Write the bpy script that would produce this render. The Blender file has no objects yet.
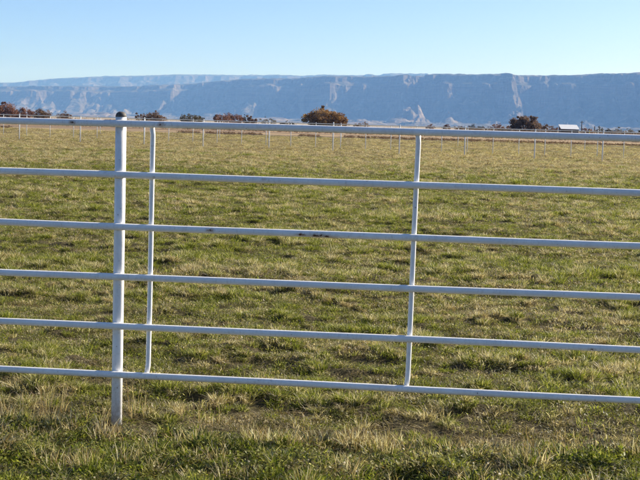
import bpy, math, random
import numpy as np
from mathutils import Matrix, Vector

random.seed(7)
rng = np.random.default_rng(11)
scene = bpy.context.scene
col = scene.collection

# ------------------------------------------------------------------ camera
F_PX = 1300.0                      # focal length in pixels of a 640 px wide picture
EYE = 1.50
HORIZON0, HSLOPE = 114.5, 0.0288   # the photographed horizon line
ROLL = math.atan(HSLOPE)
PITCH = math.atan((240 - (HORIZON0 + HSLOPE * 320)) * math.cos(ROLL) / F_PX)
cam_data = bpy.data.cameras.new('camera')
cam_data.sensor_width = 36.0
cam_data.lens = 36.0 * F_PX / 640.0
cam_data.clip_start = 0.05
cam_data.clip_end = 90000.0
cam = bpy.data.objects.new('camera', cam_data)
CAMROT = Matrix.Rotation(math.pi / 2 - PITCH, 4, 'X') @ Matrix.Rotation(ROLL, 4, 'Z')
cam.matrix_world = Matrix.Translation((0, 0, EYE)) @ CAMROT
col.objects.link(cam)
scene.camera = cam

# ------------------------------------------------------------------ sky, sun, exposure
SUN_AZ, SUN_EL = math.radians(57), math.radians(28)   # azimuth clockwise from +Y
world = bpy.data.worlds.new('World')
scene.world = world
world.use_nodes = True
wn = world.node_tree
wn.nodes.clear()
sky = wn.nodes.new('ShaderNodeTexSky')
sky.sky_type = 'NISHITA'
sky.sun_disc = False
sky.sun_elevation = SUN_EL
sky.sun_rotation = SUN_AZ
sky.altitude = 1400
sky.air_density = 0.6
sky.dust_density = 2.6
sky.ozone_density = 5.6
bg = wn.nodes.new('ShaderNodeBackground')
bg.inputs['Strength'].default_value = 0.086
wo = wn.nodes.new('ShaderNodeOutputWorld')
wn.links.new(sky.outputs[0], bg.inputs[0])
wn.links.new(bg.outputs[0], wo.inputs[0])

sun_data = bpy.data.lights.new('sun', 'SUN')
sun_data.energy = 5.0
sun_data.angle = math.radians(0.53)
sun_data.color = (1.0, 0.93, 0.82)
sun = bpy.data.objects.new('sun', sun_data)
SUNDIR = Vector((math.sin(SUN_AZ) * math.cos(SUN_EL), math.cos(SUN_AZ) * math.cos(SUN_EL), math.sin(SUN_EL)))
sun.rotation_euler = SUNDIR.to_track_quat('Z', 'Y').to_euler()
col.objects.link(sun)

scene.view_settings.view_transform = 'Standard'
scene.view_settings.look = 'None'
scene.view_settings.exposure = 1.10
scene.view_settings.gamma = 1.0
scene.view_settings.use_curve_mapping = False
scene.render.engine = 'CYCLES'
scene.cycles.use_denoising = True
scene.cycles.max_bounces = 6
scene.cycles.diffuse_bounces = 3
scene.cycles.glossy_bounces = 2
scene.cycles.transmission_bounces = 4
scene.cycles.volume_bounces = 0
scene.cycles.use_adaptive_sampling = True
scene.cycles.adaptive_threshold = 0.02


# ------------------------------------------------------------------ helpers
def pix_dir(px, py):
    v = Vector(((px - 320) / F_PX, (240 - py) / F_PX, -1.0))
    return CAMROT.to_3x3() @ v


def at(px, py, Y):
    """point of the place that lies Y metres ahead, in the direction of a picture point"""
    d = pix_dir(px, py)
    return Vector((0, 0, EYE)) + d * (Y / d.y)


def ground_x(px, Y):
    """world x at distance Y for a thing standing at picture column px near the horizon"""
    return at(px, HORIZON0 + HSLOPE * px, Y).x


def tag(o, label=None, cat=None, group=None, kind=None):
    if label: o['label'] = label
    if cat: o['category'] = cat
    if group: o['group'] = group
    if kind: o['kind'] = kind
    return o


def link(name, me, parent=None, loc=None):
    o = bpy.data.objects.new(name, me)
    col.objects.link(o)
    if parent is not None: o.parent = parent
    if loc is not None: o.location = loc
    return o


def mesh_np(name, verts, faces, mat=None, smooth=False):
    """verts (n,3) array; faces (m,k) array with constant k"""
    me = bpy.data.meshes.new(name)
    verts = np.asarray(verts, dtype=np.float32)
    faces = np.asarray(faces, dtype=np.int32)
    k = faces.shape[1]
    me.vertices.add(len(verts))
    me.vertices.foreach_set('co', verts.ravel())
    me.loops.add(faces.size)
    me.loops.foreach_set('vertex_index', faces.ravel())
    me.polygons.add(len(faces))
    me.polygons.foreach_set('loop_start', np.arange(0, faces.size, k, dtype=np.int32))
    me.polygons.foreach_set('use_smooth', np.full(len(faces), smooth, dtype=bool))
    me.update(calc_edges=True)
    if mat: me.materials.append(mat)
    return me


def attr(me, name, vals):
    a = me.attributes.new(name, 'FLOAT', 'POINT')
    a.data.foreach_set('value', np.asarray(vals, dtype=np.float32))


def _hash(ix, iy, seed):
    h = (ix.astype(np.int64) * 374761393 + iy.astype(np.int64) * 668265263 + seed * 1442695041) & 0xFFFFFFFF
    h = ((h ^ (h >> 13)) * 1274126177) & 0xFFFFFFFF
    h = ((h ^ (h >> 16)) * 2246822519) & 0xFFFFFFFF
    return ((h ^ (h >> 15)) & 0xFFFF) / 65535.0


def vnoise(x, y, seed=0):
    x0 = np.floor(x); y0 = np.floor(y)
    fx = x - x0; fy = y - y0
    fx = fx * fx * fx * (fx * (fx * 6 - 15) + 10); fy = fy * fy * fy * (fy * (fy * 6 - 15) + 10)
    a = _hash(x0, y0, seed); b = _hash(x0 + 1, y0, seed)
    c = _hash(x0, y0 + 1, seed); d = _hash(x0 + 1, y0 + 1, seed)
    return (a + (b - a) * fx) * (1 - fy) + (c + (d - c) * fx) * fy


def fbm(x, y, seed=0, octv=4, gain=0.5):
    s = np.zeros(np.broadcast(x, y).shape); amp = 1.0; tot = 0
    for i in range(octv):
        s += amp * vnoise(x * 2.03 ** i + 13.7 * i, y * 2.03 ** i - 7.1 * i, seed + i * 31)
        tot += amp; amp *= gain
    return s / tot


def sstep(a, b, x):
    t = np.clip((x - a) / (b - a), 0, 1)
    return t * t * (3 - 2 * t)


def tube(path, radius, n=12, caps=True):
    """verts, faces(list) of a tube along a path; radius scalar or per point"""
    path = [Vector(p) for p in path]
    if not hasattr(radius, '__len__'): radius = [radius] * len(path)
    vs, fs = [], []
    up = None
    for i, p in enumerate(path):
        a = path[max(i - 1, 0)]; b = path[min(i + 1, len(path) - 1)]
        d = (b - a).normalized()
        if up is None:
            up = Vector((0, 0, 1)) if abs(d.z) < .9 else Vector((0, -1, 0))
        s = d.cross(up).normalized(); u2 = s.cross(d).normalized(); up = u2
        for k in range(n):
            t = 2 * math.pi * k / n
            vs.append(p + (s * math.cos(t) + u2 * math.sin(t)) * radius[i])
    for i in range(len(path) - 1):
        for k in range(n):
            a = i * n + k; b = i * n + (k + 1) % n
            fs.append((a, b, b + n, a + n))
    if caps:
        fs.append(tuple(range(n - 1, -1, -1)))
        fs.append(tuple((len(path) - 1) * n + k for k in range(n)))
    return vs, fs


def box(c, s):
    x, y, z = c; a, b, d = s[0] / 2, s[1] / 2, s[2] / 2
    vs = [(x + i * a, y + j * b, z + k * d) for i in (-1, 1) for j in (-1, 1) for k in (-1, 1)]
    fs = [(0, 1, 3, 2), (4, 6, 7, 5), (0, 4, 5, 1), (2, 3, 7, 6), (0, 2, 6, 4), (1, 5, 7, 3)]
    return vs, fs


def mesh_py(name, parts, mat, smooth=False):
    vs, fs = [], []
    for v, f in parts:
        o = len(vs); vs += [tuple(p) for p in v]; fs += [tuple(i + o for i in q) for q in f]
    me = bpy.data.meshes.new(name)
    me.from_pydata(vs, [], fs)
    me.materials.append(mat)
    if smooth:
        for p in me.polygons: p.use_smooth = len(p.vertices) == 4
    me.update()
    return me


# ------------------------------------------------------------------ materials
class N:
    """small node-tree helper"""
    def __init__(self, name):
        self.m = bpy.data.materials.new(name); self.m.use_nodes = True
        self.t = self.m.node_tree; self.t.nodes.clear()
        self.out = self.t.nodes.new('ShaderNodeOutputMaterial')

    def n(self, typ, **kw):
        nd = self.t.nodes.new('ShaderNode' + typ)
        for k, v in kw.items(): setattr(nd, k, v)
        return nd

    def l(self, a, b): self.t.links.new(a, b)

    def setin(self, nd, i, v):
        if hasattr(v, 'is_output'): self.l(v, nd.inputs[i])
        else: nd.inputs[i].default_value = v

    def math(self, op, a, b=None, clamp=False):
        nd = self.n('Math', operation=op, use_clamp=clamp)
        self.setin(nd, 0, a)
        if b is not None: self.setin(nd, 1, b)
        return nd.outputs[0]

    def noise(self, vec, scale, detail=3, rough=0.55, dist=0):
        nd = self.n('TexNoise')
        if vec is not None: self.l(vec, nd.inputs['Vector'])
        nd.inputs['Scale'].default_value = scale; nd.inputs['Detail'].default_value = detail
        nd.inputs['Roughness'].default_value = rough; nd.inputs['Distortion'].default_value = dist
        return nd.outputs[0]

    def mapping(self, vec, scale=(1, 1, 1), loc=(0, 0, 0)):
        nd = self.n('Mapping'); self.l(vec, nd.inputs[0])
        nd.inputs['Scale'].default_value = scale; nd.inputs['Location'].default_value = loc
        return nd.outputs[0]

    def ramp(self, fac, stops, interp='LINEAR'):
        nd = self.n('ValToRGB'); r = nd.color_ramp; r.interpolation = interp
        while len(r.elements) < len(stops): r.elements.new(0.5)
        for e, (p, c) in zip(r.elements, stops):
            e.position = p; e.color = c if len(c) == 4 else (*c, 1)
        self.setin(nd, 0, fac)
        return nd.outputs[0]

    def mix(self, fac, a, b, mode='MIX'):
        nd = self.n('Mix', data_type='RGBA', blend_type=mode)
        self.setin(nd, 0, fac)
        for i, v in ((6, a), (7, b)):
            if hasattr(v, 'is_output'): self.l(v, nd.inputs[i])
            else: nd.inputs[i].default_value = (*v, 1) if len(v) == 3 else v
        return nd.outputs[2]

    def maprange(self, v, a, b, c=0.0, d=1.0, smooth=False):
        nd = self.n('MapRange', interpolation_type='SMOOTHSTEP' if smooth else 'LINEAR')
        self.setin(nd, 0, v)
        for i, x in enumerate((a, b, c, d)): nd.inputs[i + 1].default_value = x
        return nd.outputs[0]

    def bsdf(self, colour, rough=0.8, spec=0.3, bump=None, bstr=0.3, bdist=0.02):
        b = self.n('BsdfPrincipled')
        self.setin(b, 'Base Color', colour if hasattr(colour, 'is_output') else (*colour, 1))
        self.setin(b, 'Roughness', rough)
        b.inputs['Specular IOR Level'].default_value = spec
        if bump is not None:
            bn = self.n('Bump'); bn.inputs['Strength'].default_value = bstr
            bn.inputs['Distance'].default_value = bdist
            self.l(bump, bn.inputs['Height']); self.l(bn.outputs[0], b.inputs['Normal'])
        return b

    def done(self, sh):
        self.l(sh.outputs[0] if hasattr(sh, 'outputs') else sh, self.out.inputs['Surface'])
        return self.m


# fence line in plan: right end comes nearer
D_POST = F_PX * EYE / 312.0
P_POST = Vector((at(116.4, 430, D_POST).x, D_POST, 0))
FANG = math.atan(-0.098)
FDIR = Vector((math.cos(FANG), math.sin(FANG), 0))
FNRM = Vector((-FDIR.y, FDIR.x, 0))          # away from the camera
RAIL_R, POST_R, PICK_R = 0.0165, 0.0262, 0.0122


def fence_u(px):
    """distance along the fence, from the post, of picture column px at its mid height"""
    best = None
    for i in range(-2000, 4000):
        u = i * 0.002
        p = P_POST + FDIR * u
        d = Vector((p.x, p.y, 0.85 - EYE))
        c = CAMROT.to_3x3().inverted() @ d
        x = 320 + F_PX * c.x / -c.z
        if best is None or abs(x - px) < best[0]: best = (abs(x - px), u)
    return best[1]


def m_paint():
    a = N('white_fence_paint')
    tc = a.n('TexCoord'); pos = a.n('NewGeometry').outputs['Position']
    n1 = a.noise(pos, 9, 5, .6)
    n2 = a.noise(pos, 60, 4, .6)
    n3 = a.noise(a.mapping(pos, (14, 14, 4)), 6, 5, .7)
    n4 = a.noise(pos, 3.1, 4, .6)
    c = a.ramp(n1, [(0.3, (0.78, 0.77, 0.75)), (0.7, (0.88, 0.87, 0.85))])
    dirt = a.math('MULTIPLY', a.maprange(n3, 0.48, 0.72, 0, 0.42, True), a.maprange(n4, .35, .65, .2, 1))
    c = a.mix(dirt, c, (0.47, 0.42, 0.36))
    # grime splashed up near the soil
    sep = a.n('SeparateXYZ'); a.l(pos, sep.inputs[0])
    low = a.math('MULTIPLY', a.maprange(sep.outputs[2], 0.0, 0.30, 1, 0), a.maprange(n2, .35, .7, 0, .75))
    c = a.mix(low, c, (0.36, 0.31, 0.24))
    # chipped spots gone to rust, with a brown bleed round them
    chip = a.maprange(n2, 0.70, 0.74, 0, .8); halo = a.maprange(n2, .62, .72, 0, .25)
    for (p, r, st) in RUST:
        vm = a.n('VectorMath', operation='SUBTRACT'); a.l(pos, vm.inputs[0]); vm.inputs[1].default_value = p
        vs = a.n('VectorMath', operation='MULTIPLY'); a.l(vm.outputs[0], vs.inputs[0]); vs.inputs[1].default_value = st
        vl = a.n('VectorMath', operation='LENGTH'); a.l(vs.outputs[0], vl.inputs[0])
        d = a.math('ADD', vl.outputs['Value'], a.math('MULTIPLY', a.math('SUBTRACT', n2, .5), r * 4))
        chip = a.math('MAXIMUM', chip, a.maprange(d, r * 0.5, r * 1.05, 1, 0))
        halo = a.math('MAXIMUM', halo, a.maprange(d, r * 0.9, r * 2.6, .6, 0))
    c = a.mix(halo, c, (.38, .22, .12))
    c = a.mix(chip, c, a.ramp(n1, [(.35, (.06, .035, .024)), (.7, (.17, .08, .045))]))
    rough = a.maprange(chip, 0, 1, .42, .9)
    b = a.bsdf(c, rough, .4, n2, .25, .002)
    return a.done(b)


def rail_point(px, u_px, h):
    p = P_POST + FDIR * fence_u(u_px); return Vector((p.x, p.y, h))


RAIL_H = [1.4736, 1.2274, 0.982, 0.740, 0.4976, 0.261]
RUST = []
for (px, ri, r, st, dz) in ((318, 2, .007, (.13, 1, 1), -.010), (301, 2, .005, (.25, 1, 1), -.008), (211, 2, .006, (.5, 1, 1), .0),
                            (155, 1, .005, (1, 1, 1), -.008), (161, 0, .009, (.9, 1, 1), 0), (74, 0, .006, (.6, 1, 1), 0),
                            (594, 4, .004, (.4, 1, 1), -.006), (263, 1, .004, (.6, 1, 1), .004)):
    q = P_POST + FDIR * fence_u(px) - FNRM * (POST_R + RAIL_R * 1.75)
    RUST.append((Vector((q.x, q.y, RAIL_H[ri] + dz)), r, st))
q = P_POST + FDIR * fence_u(416.5) + FNRM * .018
RUST.append((Vector((q.x, q.y, 1.345)), .009, (1, 1, .7)))
M_PAINT = m_paint()


def m_simple(name, c1, c2, scale, rough=.85, spec=.2, bstr=.3, bdist=.02):
    a = N(name); pos = a.n('NewGeometry').outputs['Position']
    nz = a.noise(pos, scale, 5, .6)
    return a.done(a.bsdf(a.ramp(nz, [(.3, c1), (.7, c2)]), rough, spec, nz, bstr, bdist))


M_CAP = m_simple('rusty_cap', (.04, .036, .034), (.13, .115, .10), 60, .65, .4, .3, .003)
M_FARPAINT = m_simple('far_white_paint', (.66, .66, .64), (.8, .8, .78), 3)
M_WIRE = m_simple('fence_wire', (.22, .22, .22), (.34, .33, .32), 3, .6, .4)
M_BARK = m_simple('bark', (.05, .035, .025), (.13, .095, .07), 4)
M_SHEDWALL = m_simple('shed_boards', (.16, .09, .055), (.26, .15, .09), 1.5)
M_SHEDROOF = m_simple('shed_roof_sheet', (.58, .59, .60), (.68, .68, .68), .6, .6, .3)
M_POLE = m_simple('weathered_pole', (.05, .04, .03), (.11, .085, .065), 3)
M_YELLOW = m_simple('yellow_marker', (.65, .52, .10), (.75, .6, .14), 5)


# ground colour: green / dry patches, bare soil at the fence, brown fields far off
def field_nodes(a, pos):
    """returns dryness 0..1 and bareness 0..1 of the pasture at a place"""
    sep = a.n('SeparateXYZ'); a.l(pos, sep.inputs[0]); Y = sep.outputs[1]
    flat = a.mapping(pos, (1, 1, 0))
    n1 = a.noise(flat, .55, 4, .6)
    n2 = a.noise(a.mapping(pos, (.30, 1, 0)), .15, 5, .62)
    n3 = a.noise(flat, 2.6, 3, .6)
    d = a.math('ADD', a.math('MULTIPLY', n1, .42), a.math('MULTIPLY', n2, .42))
    d = a.math('ADD', d, a.math('MULTIPLY', n3, .25))
    d = a.math('ADD', d, a.maprange(Y, 34, 66, -.06, .13))
    return a.maprange(d, .45, .64, 0, 1), Y, n1, n2, n3


def m_ground():
    a = N('pasture_ground'); pos = a.n('NewGeometry').outputs['Position']
    dry, Y, n1, n2, n3 = field_nodes(a, pos)
    fine = a.noise(pos, 22, 5, .65)
    mid = a.noise(pos, 5, 4, .6)
    soil = a.ramp(a.noise(pos, 70, 5, .7), [(.35, (.02, .014, .009)), (.52, (.05, .037, .021)), (.68, (.15, .115, .065))])
    g = a.ramp(fine, [(.3, (.06, .07, .016)), (.6, (.15, .16, .04)), (.8, (.24, .24, .09))])
    t = a.ramp(fine, [(.3, (.16, .12, .05)), (.6, (.34, .27, .125)), (.8, (.48, .40, .22))])
    grass = a.mix(dry, g, t)
    cover = a.maprange(Y, 12, 70, .12, 1.0)
    c = a.mix(cover, soil, grass)
    # beyond the ditch: dry brown land, streaked
    far = a.noise(a.mapping(pos, (.010, .045, 0)), 1.0, 4, .6)
    fc = a.ramp(far, [(.35, (.17, .115, .075)), (.5, (.26, .19, .12)), (.62, (.38, .27, .14)), (.75, (.18, .15, .08))])
    f2 = a.maprange(Y, 138, 150, 0, 1)
    c = a.mix(f2, c, fc)
    # desert flats far beyond
    f3 = a.maprange(Y, 900, 2500, 0, 1)
    c = a.mix(f3, c, (.30, .26, .20))
    b = a.bsdf(c, .95, .1, a.math('ADD', fine, mid), .8, .03)
    return a.done(b)


def m_grass(name, kind):
    a = N(name); pos = a.n('NewGeometry').outputs['Position']
    dry, Y, n1, n2, n3 = field_nodes(a, pos)
    tone = a.n('Attribute', attribute_name='tone').outputs['Fac']
    t = a.n('Attribute', attribute_name='along').outputs['Fac']
    rnd = a.n('ObjectInfo').outputs['Random']
    green = a.ramp(tone, [(0, (.078, .098, .012)), (.45, (.172, .19, .026)), (.8, (.28, .28, .05)), (1, (.42, .40, .13))])
    tan = a.ramp(tone, [(0, (.19, .12, .05)), (.4, (.38, .29, .14)), (.8, (.55, .46, .28)), (1, (.68, .61, .46))])
    if kind == 'lush':
        k = a.math('ADD', a.math('MULTIPLY', dry, .35), a.math('MULTIPLY', rnd, .6))
        k = a.math('ADD', k, a.math('MULTIPLY', t, .12))
        f = a.maprange(k, .52, .82, 0, 1)
        green = a.mix(.5, green, a.ramp(tone, [(0, (.085, .118, .008)), (.6, (.205, .235, .02)), (1, (.38, .38, .07))]))
    elif kind == 'dry':
        f = 1.0
    else:
        k = a.math('ADD', a.math('MULTIPLY', dry, .5), a.math('MULTIPLY', rnd, .7))
        k = a.math('ADD', k, a.math('MULTIPLY', a.math('SUBTRACT', tone, .5), .30))
        k = a.math('ADD', k, a.math('MULTIPLY', t, .14))
        f = a.maprange(k, .50, .80, 0, 1)
    c = a.mix(f, green, tan)
    if kind == 'mat':        # trodden thatch and small leaves close to the soil
        c = a.mix(.62, c, (.07, .05, .024))
    dif = a.bsdf(c, .5, .25)
    tr = a.n('BsdfTranslucent'); a.l(a.mix(1.0, c, (1.07, 1.11, .84), 'MULTIPLY'), tr.inputs[0])
    mx = a.n('MixShader'); mx.inputs[0].default_value = .48
    a.l(dif.outputs[0], mx.inputs[1]); a.l(tr.outputs[0], mx.inputs[2])
    return a.done(mx)


M_GROUND = m_ground()
M_GRASS = m_grass('pasture_blades', 'mix')
M_LUSH = m_grass('bank_blades', 'lush')
M_DRY = m_grass('dry_blades', 'dry')
M_MAT = m_grass('thatch_blades', 'mat')


# ------------------------------------------------------------------ ground
def fence_off(x, y):
    """signed distance behind (+) the fence line"""
    return (x - P_POST.x) * FNRM.x + (y - P_POST.y) * FNRM.y


def ground_h(x, y):
    x = np.asarray(x, float); y = np.asarray(y, float)
    o = fence_off(x, y)
    near = 1 - sstep(60, 160, np.hypot(x, y))
    h = (fbm(x / .50, y / .50, 3, 3) - .5) * .085
    h += np.clip(fbm(x / .25, y / .25, 9, 2) - .50, 0, 1) * .12
    h += (fbm(x / 2.6, y / 2.6, 5, 2) - .5) * .10
    h *= near
    bank = (1 - sstep(-.80, -.34, o)) * (.03 + .04 * (fbm(x / .45, y / .9, 21, 2) - .4))
    trough = -np.exp(-((o - .25) / .38) ** 2) * .02
    foot = np.exp(-((o + .05) / .20) ** 2)
    h = h * (1 - .9 * foot) + bank + trough * (1 - foot)
    return h


def grid_axis(fine_a, fine_b, step, grow, end_a, end_b):
    v = list(np.arange(fine_a, fine_b, step))
    s = step; x = v[-1]
    while x < end_b:
        s *= grow; x += s; v.append(x)
    s = step; x = v[0]; pre = []
    while x > end_a:
        s *= grow; x -= s; pre.append(x)
    return np.array(pre[::-1] + v)


gx = grid_axis(-4.2, 4.2, .045, 1.022, -26000, 26000)
gy = grid_axis(4.6, 14.0, .04, 1.0105, -400, 40000)
GX, GY = np.meshgrid(gx, gy)
GZ = ground_h(GX, GY)
# behind the far brush the land falls a little towards the river
nx, ny = len(gx), len(gy)
V = np.stack([GX, GY, GZ], -1).reshape(-1, 3)
I = np.arange(nx * ny).reshape(ny, nx)
Fq = np.stack([I[:-1, :-1], I[:-1, 1:], I[1:, 1:], I[1:, :-1]], -1).reshape(-1, 4)
ground = tag(link('ground', mesh_np('ground', V, Fq, M_GROUND, True)), kind='structure')


# ------------------------------------------------------------------ mesa and plateau
def m_rock(name, pale):
    a = N(name); geo = a.n('NewGeometry'); pos = geo.outputs['Position']
    sn = a.n('SeparateXYZ'); a.l(geo.outputs['Normal'], sn.inputs[0])
    sp = a.n('SeparateXYZ'); a.l(pos, sp.inputs[0])
    n = a.noise(pos, .005, 6, .65)
    strata = a.noise(a.mapping(pos, (.0007, .0007, .030)), 1.0, 4, .65)
    rock = a.ramp(strata, [(.36, (.05, .042, .036)), (.45, (.15, .12, .095)), (.50, (.06, .05, .042)), (.56, (.14, .115, .09)), (.60, (.07, .06, .05)), (.66, (.17, .145, .12))])
    veg = a.ramp(n, [(.40, (.03, .035, .025)), (.55, (.085, .075, .055)), (.68, (.22, .18, .13))])
    steep = a.maprange(sn.outputs[2], .45, .78, 1, 0)
    c = a.mix(steep, veg, rock)
    low = a.maprange(sp.outputs[2], 20, 170, 1, 0)
    bad = a.ramp(n, [(.35, (.12, .105, .085)), (.7, (.22, .195, .16))])
    c = a.mix(a.math('MULTIPLY', low, a.maprange(n, .40, .6, 0, .9)), c, bad)
    c = a.mix(a.n('Attribute', attribute_name='pale').outputs['Fac'], c, a.ramp(strata, [(.4, (.15, .12, .095)), (.6, (.25, .205, .17))]))
    return a.done(a.bsdf(c, .95, .05, n, .8, 40))


OUTCROPS = [(408, 15100, 19, 330, 260, 700), (399, 14700, 7, 320, 260, 480), (510, 14800, 17, 240, 170, 560), (492, 14700, 8, 260, 220, 450),
            (360, 14300, 5, 420, 420, 500), (100, 14500, 4.5, 600, 650, 500), (272, 14500, 4.5, 450, 450, 500), (590, 14600, 7, 300, 260, 450), (446, 15200, 9, 260, 260, 450)]
STEPS = [(425, 516, 750), (516, 534, 350), (534, 900, 900), (300, 345, 420), (215, 260, 350), (150, 175, -500)]
SPURS = [(402, 16300, 150, 900), (440, 16800, 85, 260), (509, 15600, 75, 700), (545, 15800, 90, 240), (320, 18200, 100, 260), (226, 19500, 110, 280), (565, 15700, 70, 200), (40, 21500, 190, 300), (480, 16200, 60, 160), (360, 17500, 60, 170), (270, 19000, 80, 200), (620, 15300, 60, 150)]


def mesa_mesh(name, xs, ys, rim, top, seed, mat, talus=1900):
    X, Y = np.meshgrid(xs, ys)
    R = rim(X)
    # promontories and side canyons
    big = (fbm(X / 2600, Y / 5200, seed, 3) - .5) * 2000
    mid = np.abs(fbm(X / 620, Y / 1500, seed + 5, 3) - .5) * -900 + 90
    small = (fbm(X / 150, Y / 420, seed + 8, 3) - .5) * 170
    d = Y - R + big + mid + small
    for (pa, pb, ln) in STEPS:
        xa, xb = (pa - 320) / F_PX * 16800, (pb - 320) / F_PX * 16800
        d = d + ln * sstep(xa - 150, xa + 150, X + 2 * small) * (1 - sstep(xb - 200, xb + 200, X + 2 * small))
    for (px, yd, wd, ln) in SPURS:
        xc = (px - 320) / F_PX * yd
        wig = (fbm(X / 70, Y / 110, seed + 50, 3) - .5) * 120
        d = d + ln * np.exp(-((X + wig - xc) / wd) ** 2) * (1 - sstep(-40, 200, d) * .85)
    flute = (fbm(X / 70, Y / 130, seed + 3, 3) - .5) * 120
    T = top(X) + 40 * (fbm(X / 2600, Y / 3500, seed + 2, 3) - .5)
    dd = d + flute
    low = T * .62 * np.clip((dd + talus) / talus, 0, 1) ** 1.9
    cl = T * .15 * sstep(0, 60, dd)
    up = T * .10 * np.clip((dd - 55) / 330, 0, 1)
    cl2 = T * .08 * sstep(330, 375, dd - 18 * flute / 60)
    up2 = T * .05 * np.clip((dd - 420) / 900, 0, 1) ** .7
    Z = low + cl + up + cl2 + up2
    gul = np.abs(fbm(X / 210, Y / 900, seed + 12, 3) - .5) * 2
    slope_zone = np.clip((dd + talus) / 500, 0, 1) * (1 - sstep(-60, 0, dd))
    Z -= slope_zone * (.32 - np.clip(gul, 0, .32)) * 320 * np.clip((dd + talus) / talus, .25, 1)
    badl = sstep(-talus - 2600, -talus - 600, dd) * (1 - sstep(-talus, -talus + 900, dd))
    Z += badl * 55 * (1 - np.abs(fbm(X / 300, Y / 380, seed + 16, 4) - .5) * 4.0).clip(0, 1)
    Z += (fbm(X / 110, Y / 110, seed + 20, 3) - .5) * 34 * np.clip(Z / 120, 0, 1)
    Z = np.where(dd < -talus - 1500, np.minimum(Z, 60), Z)
    pale = np.zeros_like(Z)
    for (px, yd, hp, wl, wr, dep) in OUTCROPS:
        xc = (px - 320) / F_PX * yd
        hh = hp * yd / F_PX
        wob = (fbm(X / 120, Y / 160, seed + 60, 3) - .5) * 130
        q = np.where(X + wob < xc, (xc - X - wob) / wl, (X + wob - xc) / wr)
        g = sstep(0, 1, 1 - q) * sstep(0, 1, 1 - np.abs(Y - yd) / dep)
        rid = .62 + .9 * np.abs(fbm(X / 110, Y / 260, seed + 64, 3) - .5) * 2
        Z = np.maximum(Z, hh * 1.2 * g * np.clip(rid, .6, 1.0))
        pale = np.maximum(pale, sstep(.10, .45, g) * np.clip(fbm(X / 80, Y / 120, seed + 66, 3) * 3.4 - 1.25, 0, 1))
    edge = sstep(ys[0], ys[0] + 900, Y)
    Z = Z * edge - 3 * (1 - edge)
    nx, ny = len(xs), len(ys)
    V = np.stack([X, Y, Z], -1).reshape(-1, 3)
    I = np.arange(nx * ny).reshape(ny, nx)
    Fq = np.stack([I[:-1, :-1], I[:-1, 1:], I[1:, 1:], I[1:, :-1]], -1).reshape(-1, 4)
    me = mesh_np(name, V, Fq, mat, False)
    attr(me, 'pale', pale.reshape(-1))
    return me


M_ROCK = m_rock('mesa_rock', 0)
RIM = lambda X: np.interp(X, [-9000, -5200, 4000, 8000], [23500, 21300, 15600, 14500])
tag(link('mesa', mesa_mesh('mesa', np.arange(-9500, 8500, 24.0), np.arange(11000, 25000, 30.0), RIM,
    lambda X: np.interp(X, [-7500, -5400, -2900, -1200, 200, 1550, 2900, 4000, 8000], [400, 455, 515, 640, 690, 705, 718, 730, 730]),
    3, M_ROCK)), kind='structure')
tag(link('far_plateau', mesa_mesh('far_plateau', np.arange(-17000, 14500, 60.0), np.arange(26500, 34000, 60.0),
    lambda X: 30000 + X * 0,
    lambda X: np.interp(X / 1.08, [-9000, -6900, -6500, -5900, -4700, -2600, 1700, 9000], [600, 680, 715, 790, 850, 960, 1070, 1090]) * 1.135,
    41, M_ROCK, 1700)), kind='structure')


# ------------------------------------------------------------------ haze
def build_haze():
    vs, fs = box((0, 17000, 639), (66000, 42000, 1288))
    a = N('haze_air')
    pv = a.n('VolumePrincipled')
    pv.inputs['Color'].default_value = (.22, .46, 1.0, 1)
    pv.inputs['Absorption Color'].default_value = (1, 1, 1, 1)
    pv.inputs['Density'].default_value = 4.3e-5
    pv.inputs['Anisotropy'].default_value = 0.0
    a.l(pv.outputs[0], a.out.inputs['Volume'])
    tag(link('haze', mesh_py('haze', [(vs, fs)], a.m)), kind='stuff')


build_haze()


# ------------------------------------------------------------------ the white pipe fence
fence = tag(link('pipe_fence', None, loc=P_POST),
            'near white pipe fence with six horizontal rails crossing the whole view', 'fence')
fence.empty_display_size = .2
HIDDEN = .06


def fpt(u, off, z): return FDIR * u + FNRM * off + Vector((0, 0, z))


def rail_mesh(i, h):
    pts = []
    for k in range(121):
        u = -6.5 + k * .125
        w = math.sin(u * 1.1 + i * 1.7) * .0022 + math.sin(u * 2.9 + i * 2.3) * .0011
        pts.append(fpt(u, -POST_R - RAIL_R + .006 + math.sin(u * .9 + i) * .002, h + w))
    return mesh_py('rail', [tube(pts, RAIL_R, 16)], M_PAINT, True)


for i, h in enumerate(RAIL_H):
    link('rail', rail_mesh(i, h), fence)
post_me = mesh_py('post', [tube([(0, 0, -.3), (0, 0, .4), (0, 0, .9), (0, 0, 1.506)], POST_R, 24)], M_PAINT, True)


def cap_mesh():
    prof = [(0.0266, 1.505), (.0268, 1.509), (.0258, 1.515), (.0225, 1.5215), (.017, 1.5265), (.010, 1.530), (.003, 1.531)]
    n = 20; vs = []; fs = []
    for r, z in prof:
        for k in range(n):
            t = 2 * math.pi * k / n; vs.append((r * math.cos(t), r * math.sin(t), z))
    for j in range(len(prof) - 1):
        for k in range(n):
            a = j * n + k; b = j * n + (k + 1) % n
            fs.append((a, b, b + n, a + n))
    fs.append(tuple((len(prof) - 1) * n + k for k in range(n)))
    return mesh_py('cap', [(vs, fs)], M_CAP, True)


cap_me = cap_mesh()
for u in (-3.66, 0, 3.66, 7.32):
    p = link('post', post_me, fence, fpt(u, 0, 0))
    link('cap', cap_me, p)


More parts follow.
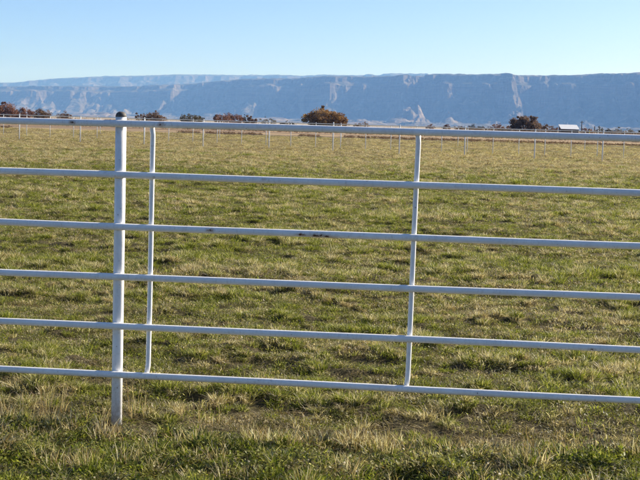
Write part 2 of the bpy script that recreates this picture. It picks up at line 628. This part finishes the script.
def picket_mesh(seed, lean):
    r = random.Random(seed)
    zt, zb = RAIL_H[0] - .004, RAIL_H[5] + .004
    pts = []; n = 26
    for k in range(n + 1):
        t = k / n; z = zb + (zt - zb) * t
        off = -.0135; du = lean * (t - .5)
        if z > zt - .05:
            q = (z - zt + .05) / .05; off -= .008 * q * q; du -= .0035 * q * q
        if z < zb + .05:
            q = (zb + .05 - z) / .05; off -= .008 * q * q; du -= .0045 * q * q
        du += math.sin(t * 5 + seed) * .0012
        pts.append(fpt(du, off, z))
    return mesh_py('picket', [tube(pts, PICK_R, 14)], M_PAINT, True)


u1, u2 = fence_u(151), fence_u(413)


def weld_mesh(seed, half, back):
    """lumpy bead over and under a rail where it is joined to an upright"""
    r = random.Random(seed); parts = []
    for sgn in (-1, 1):
        pts = []; rad = []
        for k in range(9):
            t = k / 8 * 2 - 1
            pts.append(fpt(t * half, back + r.uniform(-.001, .001), sgn * (RAIL_R * .80 + r.uniform(-.0008, .0012))))
            rad.append(.0042 * (1 - .55 * t * t) * r.uniform(.8, 1.25))
        parts.append(tube(pts, rad, 7))
    return mesh_py('weld', parts, M_PAINT, True)


RAIL_OFF = -POST_R - RAIL_R + .006
WELDS = [weld_mesh(k, POST_R * .8, RAIL_OFF + RAIL_R * .80) for k in range(3)]
WELDS2 = [weld_mesh(k + 9, PICK_R * 1.0, RAIL_OFF + RAIL_R * .72) for k in range(3)]
for i, h in enumerate(RAIL_H):
    link('weld', WELDS[i % 3], fence, fpt(0, 0, h))
    if 0 < i < 5:
        for u in (u1, u2): link('weld', WELDS2[(i + int(u > 1)) % 3], fence, fpt(u, 0, h))
for j, u in enumerate((u1, u2, u2 + (u2 - u1), u1 - (u2 - u1), u1 - 2 * (u2 - u1), u2 + 2 * (u2 - u1))):
    link('picket', picket_mesh(j, (.006, .014, .0, .004, 0, 0)[j]), fence, FDIR * u)


# ------------------------------------------------------------------ far fences
def far_fence(name, label, posts, wire_rows, rail, height, group='white fences across the far pasture', px_r=.03):
    """posts: (x, y) plan points left to right"""
    base = Vector((posts[0][0], posts[0][1], 0))
    t = tag(link(name, None, loc=base), label, 'fence', group)
    pm = mesh_py('post', [tube([(0, 0, -.2), (0, 0, height * .5), (0, 0, height)], px_r, 8)], M_FARPAINT, True)
    for (x, y) in posts:
        link('post', pm, t, (x - base.x, y - base.y, float(ground_h(x, y))))
    a = Vector((posts[0][0], posts[0][1], 0)); b = Vector((posts[-1][0], posts[-1][1], 0))
    ln = lambda z, off: [Vector((x, y - off, z)) - base for x, y in posts]
    if rail: link('rail', mesh_py('rail', [tube(ln(height - .05, px_r), .013, 8)], M_FARPAINT, True), t)
    for z in wire_rows:
        link('wire', mesh_py('wire', [tube(ln(z, px_r), .004, 5)], M_WIRE), t)
    return t


def row(cols, offs):
    out = []
    for px, o in zip(cols, offs):
        Y = F_PX * EYE / o
        out.append((ground_x(px, Y), Y))
    return out


ca = [-112, -46, 19.5, 80.5, 144.5, 203.5, 269.5, 333.5, 400, 465.5, 535.5, 603.5, 672, 742]
far_fence('pasture_fence', 'nearer of two thin white post fences across the far pasture',
          row(ca, [25.2 + (x / 640) * 5.3 for x in ca]), (1.15, .8, .45), True, 1.56, px_r=.031)
cb = [x for x in np.arange(-43, 700, 23.9)]
cb = [3.5 + (x + 43) / 23.9 * (22.9 + .0028 * (x + 43)) - 46 for x in cb]
far_fence('pasture_fence', 'farther white fence with closely spaced thin posts in the pasture',
          row(cb, [21.3 + (x / 640) * 5.6 for x in cb]), (1.1, .7), True, 1.54, px_r=.021)
cc = [-20, 100.5, 220, 341.5, 458.5, 585.5, 710]
far_fence('pasture_fence', 'farthest white fence with few widely spaced posts before the ditch',
          row(cc, [16.5 + (x / 640) * 4 for x in cc]), (1.0,), False, 1.5, px_r=.026)


# ------------------------------------------------------------------ trees, brush, shed
def m_leaf(name, c0, c1, c2):
    a = N(name)
    tone = a.n('Attribute', attribute_name='tone').outputs['Fac']
    c = a.ramp(tone, [(0, c0), (.5, c1), (1, c2)])
    d = a.bsdf(c, .8, .1); tr = a.n('BsdfTranslucent'); a.l(c, tr.inputs[0])
    mx = a.n('MixShader'); mx.inputs[0].default_value = .25
    a.l(d.outputs[0], mx.inputs[1]); a.l(tr.outputs[0], mx.inputs[2])
    return a.done(mx)


L_ORANGE = m_leaf('leaves_orange', (.08, .045, .02), (.27, .15, .055), (.58, .38, .13))
L_RED = m_leaf('leaves_red', (.10, .05, .032), (.24, .12, .075), (.40, .24, .15))
L_BROWN = m_leaf('leaves_brown', (.065, .042, .026), (.18, .115, .07), (.34, .23, .14))
L_OLIVE = m_leaf('leaves_olive', (.045, .043, .02), (.12, .10, .05), (.24, .19, .10))
L_PINK = m_leaf('leaves_dry_pink', (.12, .07, .05), (.25, .15, .11), (.38, .26, .2))
L_DARK = m_leaf('leaves_dark', (.015, .018, .012), (.04, .04, .024), (.08, .07, .04))
L_SAGE = m_leaf('leaves_sage', (.10, .095, .07), (.23, .215, .17), (.4, .38, .32))


def leaf_cloud(centres, radii, n_leaf, size, r, squash=.8):
    """random small leaf quads in clumps; returns verts, faces, tone"""
    c = np.repeat(centres, n_leaf, 0); rr = np.repeat(radii, n_leaf)
    m = len(c)
    d = r.normal(size=(m, 3)); d /= np.linalg.norm(d, axis=1)[:, None]
    p = c + d * (rr * r.random(m) ** .45)[:, None] * np.array([1, 1, squash])
    a = r.normal(size=(m, 3)); a /= np.linalg.norm(a, axis=1)[:, None]
    b = np.cross(a, r.normal(size=(m, 3))); b /= np.linalg.norm(b, axis=1)[:, None]
    s = size * (.6 + .8 * r.random(m))[:, None]
    v = np.stack([p - a * s, p + b * s * .6, p + a * s, p - b * s * .6], 1).reshape(-1, 3)
    f = np.arange(m * 4).reshape(m, 4)
    clump = np.repeat(r.random(len(centres)), n_leaf)
    tone = np.clip(.55 * clump + .45 * r.random(m), 0, 1)
    return v, f, np.repeat(tone, 4)


def make_tree(name, label, px, Y, w, h, mat, seed, cat='tree', group=None, clumps=60, leaves=45, lo=.12, tall=False, stems=3, flat=False):
    r = np.random.default_rng(seed)
    x = ground_x(px, Y)
    t = tag(link(name, None, loc=(x, Y, 0)), label, cat, group)
    # crown clumps: uneven dome
    cs = []; rs = []
    while len(cs) < clumps:
        q = r.uniform(-1, 1, 3)
        if np.dot(q, q) > 1: continue
        if r.random() > .25 + np.dot(q, q): continue
        if len(cs) % 4 == 0: q = q / math.sqrt(np.dot(q, q)) * r.uniform(.96, 1.05)
        zz = (q[2] * .5 + .5)
        lump = .78 + .35 * math.sin(q[0] * 5 + seed) * math.cos(q[1] * 4 + seed * 2)
        cs.append((q[0] * w * .46, q[1] * w * .38, h * lo + zz * h * (1 - lo) * .88 * min(1.08, max(.72, lump))))
        rs.append(min(w, h * 1.6) * (r.uniform(.08, .16) if len(rs) % 4 else r.uniform(.04, .07)))
    cs = np.array(cs); rs = np.array(rs)
    v, f, tone = leaf_cloud(cs, rs, int(leaves * 1.9), max(.12, min(w, h) * .036), r)
    v[:, 2] = np.maximum(v[:, 2], .03)
    me = mesh_np('crown', v, f, mat); attr(me, 'tone', tone)
    link('crown', me, t)
    parts = []
    for k in range(stems):
        bx = r.uniform(-.12, .12) * w * (1 if stems > 1 else 0)
        tip = cs[r.integers(len(cs))]
        mid = (bx * .7 + tip[0] * .3, tip[1] * .3, tip[2] * .5)
        parts.append(tube([(bx, 0, -.2), mid, tuple(tip)], [h * .03, h * .02, h * .006], 6))
        for j in range(4):
            q = cs[r.integers(len(cs))]
            parts.append(tube([mid, ((mid[0] + q[0]) / 2, (mid[1] + q[1]) / 2, (mid[2] + q[2]) / 2 + .1), tuple(q)],
                              [h * .013, h * .009, h * .003], 5))
    link('trunk', mesh_py('trunk', parts, M_BARK, True), t)
    return t


K = 1 / F_PX
G = 'autumn trees and shrubs beyond the pasture'
TREES = [
    # name, label, px, Y, width px, height px (above its base), material, seed
    ('broad_tree', 'largest dark and orange autumn tree right of the view centre', 324, 480, 43, 19.5, L_ORANGE, 5, 130, 55),
    ('broad_tree', 'tall rounded brown tree left of the white roofed shed', 525, 470, 27, 18.5, L_BROWN, 8, 90, 50),
    ('broad_tree', 'dark brown dome shaped tree just right of the near post cap', 150, 480, 29, 11.5, L_BROWN, 12, 80, 40),
    ('broad_tree', 'flat topped olive brown tree left of the wide reddish shrub', 192, 490, 23, 10, L_OLIVE, 15, 70, 40),
    ('shrub', 'wide reddish brown shrub left of the narrow dark tree', 229, 480, 30, 12, L_RED, 18, 80, 40),
    ('shrub', 'small brown shrub right of the narrow dark tree', 251, 485, 11, 11, L_BROWN, 21, 40, 40),
    ('shrub', 'low dark shrub in the gap left of the largest orange tree', 288, 500, 16, 5.5, L_DARK, 24, 40, 30),
    ('shrub', 'tall brown red shrub at the left edge of the view', 3, 470, 26, 16, L_RED, 27, 70, 45),
    ('shrub', 'bright red autumn shrub second from the left edge', 22, 475, 20, 12.5, L_RED, 30, 60, 40),
    ('shrub', 'dark brown shrub right of the red autumn shrubs', 41, 480, 18, 11.2, L_BROWN, 33, 60, 40),
    ('shrub', 'small dark brown shrub well left of the near post', 64, 490, 16, 8.8, L_BROWN, 36, 45, 35),
    ('shrub', 'low orange brown bush touching the largest orange tree', 345, 470, 9, 7, L_ORANGE, 37, 30, 35),
    ('shrub', 'low brown bush with thin twigs right of the largest tree', 361, 500, 14, 7, L_BROWN, 39, 35, 30),
    ('shrub', 'tiny pinkish dry bush above the second fence picket', 431, 520, 10, 6.5, L_PINK, 42, 30, 25),
    ('shrub', 'small pinkish dry bush right of the second picket', 446, 520, 8, 8, L_PINK, 45, 30, 25),
    ('shrub', 'long low dark bush between the second picket and reddish pink shrub', 472, 500, 27, 7.5, L_DARK, 48, 60, 30),
    ('shrub', 'reddish pink shrub at the left foot of tall rounded tree', 500, 480, 21, 9, L_PINK, 51, 60, 38),
    ('shrub', 'brown shrub at the right foot of the tall rounded tree', 544, 480, 18, 10.5, L_BROWN, 54, 55, 38),
    ('shrub', 'dry pink brown bush touching the left end of the shed', 555, 475, 8, 8.5, L_PINK, 57, 30, 30),
    ('shrub', 'reddish low bush between the two dark poles', 588, 500, 12, 8.5, L_RED, 60, 35, 30),
    ('shrub', 'dark low bush right of the two dark poles', 607, 490, 10, 7.5, L_DARK, 63, 30, 30),
    ('shrub', 'pale grey sagebrush right of the shed', 600, 520, 9, 9, L_SAGE, 66, 30, 30),
    ('shrub', 'pale grey brush mound near the right edge', 617, 500, 13, 8.5, L_SAGE, 69, 35, 30),
    ('shrub', 'grey sage bush second from the right edge', 629, 515, 10, 8.5, L_SAGE, 72, 30, 30),
    ('shrub', 'dark bush cut by the right edge of the view', 641, 480, 8, 9.5, L_DARK, 75, 30, 30),
    ('shrub', 'greyish bare brush right of the small brown shrub', 268, 530, 18, 8.5, L_SAGE, 78, 40, 28),
]
for (nm, lb, px, Y, wp, hp, mt, sd, ncl, nlf) in TREES:
    base = F_PX * EYE / Y
    make_tree(nm, lb, px, Y, wp * Y * K * 1.12, hp * 1.12 * Y * K, mt, sd, 'tree' if 'tree' in nm else 'shrub', G, ncl, nlf,
              lo=.06, stems=2 if 'tree' in nm else 3)
make_tree('columnar_tree', 'narrow dark upright tree between reddish and brown shrubs', 244.5, 478, 3.4 * 478 * K, 13.5 * 478 * K,
          L_DARK, 90, 'tree', G, 30, 40, lo=.05, stems=1)


def brush(name, label, Y, cols, h, mat, seed, dens, kind='stuff'):
    """a ragged strip of knee-high weeds along a ditch, too small to count"""
    r = np.random.default_rng(seed)
    cs = []; rs = []
    for (a, b) in cols:
        n = max(2, int((b - a) * dens))
        for k in range(n):
            px = r.uniform(a, b); yy = Y + r.normal() * 1.6
            cs.append((ground_x(px, yy), yy, h * r.uniform(.2, .7))); rs.append(h * r.uniform(.35, .75))
    v, f, tone = leaf_cloud(np.array(cs), np.array(rs), 16, h * .14, r, .8)
    v[:, 2] = np.maximum(v[:, 2], .01)
    me = mesh_np(name, v, f, mat); attr(me, 'tone', tone)
    return tag(link(name, me), label, 'brush', None, kind)


brush('ditch_brush', 'dark ragged weeds along the ditch at the far edge of the pasture', 143,
      [(345, 700), (178, 200), (206, 232), (232, 262), (300, 320), (-60, 12)], .32, L_BROWN, 5, 5)
brush('dry_brush', 'dry tan and brown weeds on the flat beyond the ditch', 205,
      [(-60, 700)], .6, L_PINK, 6, 1.6)
brush('far_brush', 'low brown scrub line at the foot of the far trees', 455,
      [(-60, 130), (130, 420)], 1.0, L_BROWN, 7, 1.3)
brush('roadside_brush', 'continuous low brown brush around the shed and out to the right edge', 462,
      [(455, 557), (580, 700)], 1.9, L_BROWN, 8, 1.5)


def build_shed():
    Y = 465; s = Y * K
    x0, x1 = ground_x(559.5, Y), ground_x(578, Y)
    w = x1 - x0; H = 2.0; t = tag(link('open_shed', None, loc=((x0 + x1) / 2, Y, 0)),
                                  'small open shed with bright white roof near the right edge', 'shed')
    d = 5.0
    link('wall', mesh_py('wall', [box((0, d / 2 - .1, H / 2), (w - .3, .12, H)),
                                  box((-w / 2 + .25, .1, H / 2), (.12, d - .6, H)), box((w / 2 - .25, .1, H / 2), (.12, d - .6, H))], M_SHEDWALL), t)
    # single pitch roof sheet tilted to the front
    vs = [(-w / 2, -d / 2 - .2, H + .05), (w / 2, -d / 2 - .2, H + .05), (w / 2, d / 2 + .2, H + 1.62), (-w / 2, d / 2 + .2, H + 1.62)]
    vs += [(x, y, z + .1) for x, y, z in vs]
    fs = [(3, 2, 1, 0), (4, 5, 6, 7), (0, 1, 5, 4), (1, 2, 6, 5), (2, 3, 7, 6), (3, 0, 4, 7)]
    link('roof', mesh_py('roof', [(vs, fs)], M_SHEDROOF), t)
    gb = [(-w / 2 + .2, d / 2 - .1, H), (w / 2 - .2, d / 2 - .1, H), (w / 2 - .2, d / 2 - .1, H + 1.6), (-w / 2 + .2, d / 2 - .1, H + 1.6)]
    link('back_board', mesh_py('back_board', [box((0, d / 2 - .05, H + .75), (w - .4, .1, 1.5))], M_SHEDWALL), t)
    pm = mesh_py('post', [box((0, 0, H / 2), (.16, .16, H))], M_POLE)
    for k in range(4):
        link('post', pm, t, (-w / 2 + .3 + (w - .6) * k / 3, -d / 2 + .2, 0))


build_shed()
for (px, hp, lb) in ((581.5, 14.5, 'taller dark pole just right of the white roofed shed'), (594.5, 9.5, 'shorter dark pole farther right of the white roofed shed')):
    Y = 470
    t = tag(link('wooden_pole', None, loc=(ground_x(px, Y), Y, 0)), lb, 'pole', 'poles beside the shed')
    h = hp * Y * K
    link('shaft', mesh_py('shaft', [tube([(0, 0, -.3), (0, 0, h * .6), (0, 0, h)], [.2, .17, .14], 8)], M_POLE, True), t)
    if hp > 12: link('crossarm', mesh_py('crossarm', [box((0, -.22, h * .9), (1.3, .12, .16))], M_POLE), t)
t = tag(link('marker_post', mesh_py('marker_post', [tube([(0, 0, -.2), (0, 0, .9), (0, 0, 1.9)], .17, 8)], M_YELLOW, True),
             loc=(ground_x(589.5, 455), 455, 0)), 'short yellow marker post between the two dark poles', 'post')


# ------------------------------------------------------------------ grass
def blades(n, spread, length, width, r, lean=.55, along_only=False, bend=.5):
    """n bent blades as (verts, tri-quads) with tone and along attributes; 7 verts each"""
    ang = r.random(n) * 2 * np.pi
    rad = spread * np.sqrt(r.random(n))
    bx, by = np.cos(ang) * rad, np.sin(ang) * rad
    L = length * (.45 + .75 * r.random(n))
    W = width * (.6 + .7 * r.random(n))
    da = ang + r.normal(size=n) * .9
    le = lean * (.15 + r.random(n)) * (.5 + rad / spread * .7)
    dx, dy = np.cos(da), np.sin(da)
    fa = r.random(n) * 2 * np.pi
    sx, sy = np.cos(fa), np.sin(fa)
    vs = []; al = []
    for t, wf in ((0, .75), (.45, 1.0), (.8, .62)):
        out = le * L * (t * .55 + bend * t * t * 1.3)
        z = L * t * (1 - .28 * le * t)
        c = np.stack([bx + dx * out, by + dy * out, z - .012 * (t == 0)], -1)
        s = np.stack([sx, sy, 0 * sx], -1) * (W * wf / 2)[:, None]
        vs += [c - s, c + s]; al += [t, t]
    t = 1.0
    out = le * L * (t * .55 + bend * t * t * 1.3); z = L * t * (1 - .28 * le * t)
    vs.append(np.stack([bx + dx * out, by + dy * out, z], -1)); al.append(1.0)
    V = np.stack(vs, 1).reshape(-1, 3)
    b = np.arange(n)[:, None] * 7
    tris = np.concatenate([b + np.array([q]) for q in ((0, 1, 3), (0, 3, 2), (2, 3, 5), (2, 5, 4), (4, 5, 6))], 0)
    tone = np.repeat(r.random(n), 7)
    return V, tris, tone, np.tile(np.array(al), n)


def leaflets(n, spread, height, size, r):
    """clover-like small leaves on short stems: flat diamonds at varied heights"""
    ang = r.random(n) * 2 * np.pi; rad = spread * np.sqrt(r.random(n))
    p = np.stack([np.cos(ang) * rad, np.sin(ang) * rad, height * (.2 + .8 * r.random(n))], -1)
    a = r.normal(size=(n, 3)) * np.array([1, 1, .45]); a /= np.linalg.norm(a, axis=1)[:, None]
    b = np.cross(a, r.normal(size=(n, 3)) * .4 + np.array([0, 0, 1])); b /= np.linalg.norm(b, axis=1)[:, None]
    s = size * (.6 + .8 * r.random(n))[:, None]
    V = np.stack([p - a * s, p + b * s * .55 - a * s * .1, p + a * s, p - b * s * .55 - a * s * .1], 1).reshape(-1, 3)
    q = np.arange(n)[:, None] * 4
    tris = np.concatenate([q + np.array([t]) for t in ((0, 1, 2), (0, 2, 3))], 0)
    return V, tris, np.repeat(r.random(n), 4), np.full(n * 4, .4)


def tuft_mesh(name, pieces, mat):
    vs, fs, to, al = [], [], [], []; o = 0
    for V, T, tn, a in pieces:
        vs.append(V); fs.append(T + o); to.append(tn); al.append(a); o += len(V)
    me = mesh_np(name, np.concatenate(vs), np.concatenate(fs), mat)
    attr(me, 'tone', np.concatenate(to)); attr(me, 'along', np.concatenate(al))
    return me


def scatter(name, label, protos, pts, scl, sclz, rot, which, tilt):
    """one object: tufts instanced on points by geometry nodes"""
    pc = bpy.data.collections.new(name + '_kinds')       # never linked to the scene
    for i, me in enumerate(protos):
        o = bpy.data.objects.new('%s_kind_%02d' % (name, i), me); pc.objects.link(o)
    me = bpy.data.meshes.new(name)
    me.vertices.add(len(pts)); me.vertices.foreach_set('co', np.asarray(pts, dtype=np.float32).ravel())
    attr(me, 'scl', scl); attr(me, 'sclz', sclz); attr(me, 'rot', rot); attr(me, 'tilt', tilt)
    a = me.attributes.new('which', 'INT', 'POINT'); a.data.foreach_set('value', np.asarray(which, dtype=np.int32))
    ob = tag(link(name, me), label, 'grass', None, 'stuff')
    ng = bpy.data.node_groups.new(name, 'GeometryNodeTree')
    ng.interface.new_socket('Geometry', in_out='INPUT', socket_type='NodeSocketGeometry')
    ng.interface.new_socket('Geometry', in_out='OUTPUT', socket_type='NodeSocketGeometry')
    n = ng.nodes; L = ng.links
    gi = n.new('NodeGroupInput'); go = n.new('NodeGroupOutput')
    ci = n.new('GeometryNodeCollectionInfo'); ci.inputs['Collection'].default_value = pc
    ci.inputs['Separate Children'].default_value = True; ci.inputs['Reset Children'].default_value = True
    ip = n.new('GeometryNodeInstanceOnPoints'); ip.inputs['Pick Instance'].default_value = True

    def named(nm, typ):
        q = n.new('GeometryNodeInputNamedAttribute'); q.data_type = typ; q.inputs['Name'].default_value = nm
        return q.outputs['Attribute']
    cx = n.new('ShaderNodeCombineXYZ'); L.new(named('tilt', 'FLOAT'), cx.inputs[0]); L.new(named('rot', 'FLOAT'), cx.inputs[2])
    L.new(gi.outputs[0], ip.inputs['Points']); L.new(ci.outputs[0], ip.inputs['Instance'])
    L.new(named('which', 'INT'), ip.inputs['Instance Index'])
    L.new(cx.outputs[0], ip.inputs['Rotation']); sx = named('scl', 'FLOAT'); cs = n.new('ShaderNodeCombineXYZ')
    L.new(sx, cs.inputs[0]); L.new(sx, cs.inputs[1]); L.new(named('sclz', 'FLOAT'), cs.inputs[2])
    L.new(cs.outputs[0], ip.inputs['Scale'])
    L.new(ip.outputs[0], go.inputs[0])
    md = ob.modifiers.new('scatter', 'NODES'); md.node_group = ng
    return ob


HALF = 320 / F_PX


def field_points(y0, y1, dens, margin, r):
    """uniform random points over the ground from y0 to y1, as wide as the view plus a margin"""
    w1 = y1 * HALF * 1.06 + margin
    n = int((y1 - y0) * 2 * w1 * dens)
    x = r.uniform(-w1, w1, n); y = r.uniform(y0, y1, n)
    k = np.abs(x) < y * HALF * 1.06 + margin
    return x[k], y[k]


def tussock(r, n, rad, L, W, lean, mat, leafy=0):
    ps = [blades(n, rad, L, W, r, lean, bend=.7), blades(n // 3, rad * 1.5, L * .55, W, r, 1.4, bend=.6)]
    if leafy: ps.append(leaflets(leafy, rad * 1.2, L * .6, .0085, r))
    return tuft_mesh('tuft', ps, mat)


def grass_fields():
    r = np.random.default_rng(101)
    # --- pasture behind the fence, in belts of falling density and growing tufts
    protos = []
    for i in range(5):       # 0-4 thatch and short turf that covers the soil
        protos.append(tuft_mesh('tuft', [blades(46, .11, .032, .0042, r, 1.6, bend=.6), leaflets(40, .11, .024, .0085, r)], M_MAT))
    for i in range(4):       # 5-8 short turf in its own colour
        protos.append(tuft_mesh('tuft', [blades(60, .10, .040, .0042, r, 1.4, bend=.6), leaflets(26, .10, .03, .0085, r)], M_GRASS))
    for i in range(5):       # 9-13 low tussocks
        protos.append(tussock(r, 60, .038, .046, .0040, 1.15, M_GRASS, 22))
    for i in range(3):       # 14-16 taller tussocks
        protos.append(tussock(r, 84, .046, .068, .0040, .95, M_GRASS, 12))
    for i in range(2):       # 17-18 flattened straw
        V, T, tn, al = blades(22, .11, .07, .0032, r, 1.5); V[:, 2] = V[:, 2] * .25 + .006
        protos.append(tuft_mesh('tuft', [(V, T, tn * .9, al)], M_DRY))
    P, S, W, Sz = [], [], [], []
    for (y0, y1, dens, mar, sc, sz) in ((5.4, 12, 290, 1.6, .80, .78), (12, 20, 165, 2.2, 1.05, .88), (20, 34, 76, 3, 1.4, 1.05),
                                        (34, 60, 26, 4, 2.1, 1.3), (60, 100, 9, 5, 3.1, 1.35), (100, 142, 3.8, 6, 4.4, 1.3)):
        x, y = field_points(y0, y1, dens, mar, r)
        o = fence_off(x, y); n = len(x)
        bump = fbm(x / .25, y / .25, 9, 2)             # tussocks stand on the bumps of the ground
        hb = fbm(x / 1.7, y / 1.1, 78, 3)
        bare = fbm(x / .22, y / .15, 91, 3)
        u = r.random(n)
        strip = (o > -.32) & (o < .58)
        bump2 = .5 * bump + .3 * fbm(x / .13, y / .13, 93, 2) + .2 * fbm(x / .7, y / .6, 95, 2)
        p_tuss = np.clip((bump2 - .46) * 3.6 + (hb - .5) * 1.6 + .22, .05, .85) * np.where(strip, .65, 1)
        w = np.where(u < .5, r.integers(0, 5, n), r.integers(5, 9, n))
        w = np.where(strip & (u < .66), r.integers(0, 5, n), w)
        tus = r.random(n) < p_tuss
        big = tus & (r.random(n) < np.clip((bump2 - .53) * 4 + (hb - .5) * 2.4, .02, .7))
        w = np.where(tus, r.integers(9, 14, n), w); w = np.where(big, r.integers(14, 17, n), w)
        w = np.where(r.random(n) < np.where(strip, .40, .08), r.integers(17, 19, n), w)
        k = (o > -.33) & (r.random(n) < np.where(tus, 1, np.clip((bare - .28) * 6, .3, 1)) * np.where(strip, .92, 1))
        along = (x - P_POST.x) * FDIR.x + (y - P_POST.y) * FDIR.y
        k &= ~((np.abs(along) < .09) & (o > -.30) & (o < .02) & (r.random(n) < .85))
        f = r.uniform(.7, 1.3, n) * (.8 + .5 * np.clip(hb, 0, 1)) * np.where((o > -.33) & (o < .12), .55, 1)
        x, y, w, f = x[k], y[k], w[k], f[k]
        P.append(np.stack([x, y, ground_h(x, y)], -1)); S.append(sc * (.65 + .35 * f)); Sz.append(sz * f); W.append(w)
    P = np.concatenate(P); S = np.concatenate(S); W = np.concatenate(W); Sz = np.concatenate(Sz); n = len(P)
    scatter('pasture_grass', 'short mixed green and dry grass of the pasture behind the fence', protos, P, S, Sz,
            r.random(n) * 6.283, W, r.normal(size=n) * .18)
    # --- greener bank in front of the fence
    protos = []
    for i in range(3):
        protos.append(tuft_mesh('tuft', [blades(40, .10, .036, .0042, r, 1.5, bend=.6), leaflets(60, .10, .035, .0085, r)], M_MAT))
    for i in range(4):
        protos.append(tuft_mesh('tuft', [blades(52, .08, .045, .0040, r, 1.3, bend=.7), leaflets(60, .08, .045, .0085, r)], M_LUSH))
    for i in range(4):
        protos.append(tussock(r, 66, .042, .058, .0042, 1.15, M_LUSH, 30))
    for i in range(2):
        protos.append(tuft_mesh('tuft', [blades(46, .06, .08, .003, r, .8)], M_DRY))
    x, y = field_points(3.6, 7.4, 380, 1.7, r)
    o = fence_off(x, y); b = fbm(x / .24, y / .18, 55, 3)
    along = (x - P_POST.x) * FDIR.x + (y - P_POST.y) * FDIR.y
    k = (o < np.where(np.abs(along) < .14, -.30, -.20) + .22 * (b - .5))
    x, y, b, o = x[k], y[k], b[k], o[k]; n = len(x)
    w = np.where(r.random(n) < np.clip((b - .42) * 4, .08, .75), r.integers(7, 11, n), r.integers(3, 7, n))
    w = np.where(r.random(n) < .30, r.integers(0, 3, n), w)
    w = np.where(r.random(n) < np.where(o > -.42, .30, .08), r.integers(11, 13, n), w)
    f = r.uniform(.7, 1.25, n) * (.7 + .7 * np.clip((b - .3) * 2, 0, 1))
    scatter('bank_grass', 'greener lusher grass and clover on the bank in front of the fence', protos,
            np.stack([x, y, ground_h(x, y)], -1), r.uniform(.75, 1.1, n), f, r.random(n) * 6.283, w, r.normal(size=n) * .15)


grass_fields()


def dry_clump(label, px, py, n, L, spread, seed, lean=.35):
    r = np.random.default_rng(seed)
    off = py - (HORIZON0 + HSLOPE * px)
    Y = F_PX * EYE / off
    x = at(px, py, Y).x
    V, T, tn, al = blades(int(n * 1.3), spread, L * .82, .0023, r, lean, bend=.45)
    V2, T2, tn2, al2 = blades(n, spread * 1.2, L * .4, .0042, r, .8)
    t = tag(link('dry_grass_clump', None, loc=(x, Y, float(ground_h(x, Y)))), label, 'grass clump', 'dry grass clumps along the fence')
    tag(link('stalks', tuft_mesh('stalks', [(V, T, tn * .7, al)], M_DRY), t), kind='stuff')
    tag(link('blades', tuft_mesh('blades', [(V2, T2, tn2 * .6, al2)], M_DRY), t), kind='stuff')


for a in (('tall pale dry grass clump left of the near fence post', 50, 418, 26, .26, .08, 1),
          ('dry upright stalks at the left edge below the bottom rail', 20, 425, 14, .20, .09, 2),
          ('tan dry stalks just right of the near fence post', 136, 425, 16, .24, .05, 3),
          ('sparse dry stalks left of and touching the post foot', 98, 432, 18, .13, .06, 4),
          ('pale dry grass tuft below the second picket', 395, 452, 34, .13, .10, 5, .6),
          ('thin tan stalks below the bottom rail between both pickets', 205, 428, 14, .15, .10, 6),
          ('straw coloured tuft on the bank toward the right', 560, 452, 36, .11, .16, 7, .6),
          ('small dry stalk group below bottom rail near right edge', 440, 425, 14, .14, .08, 8)):
    dry_clump(*a)
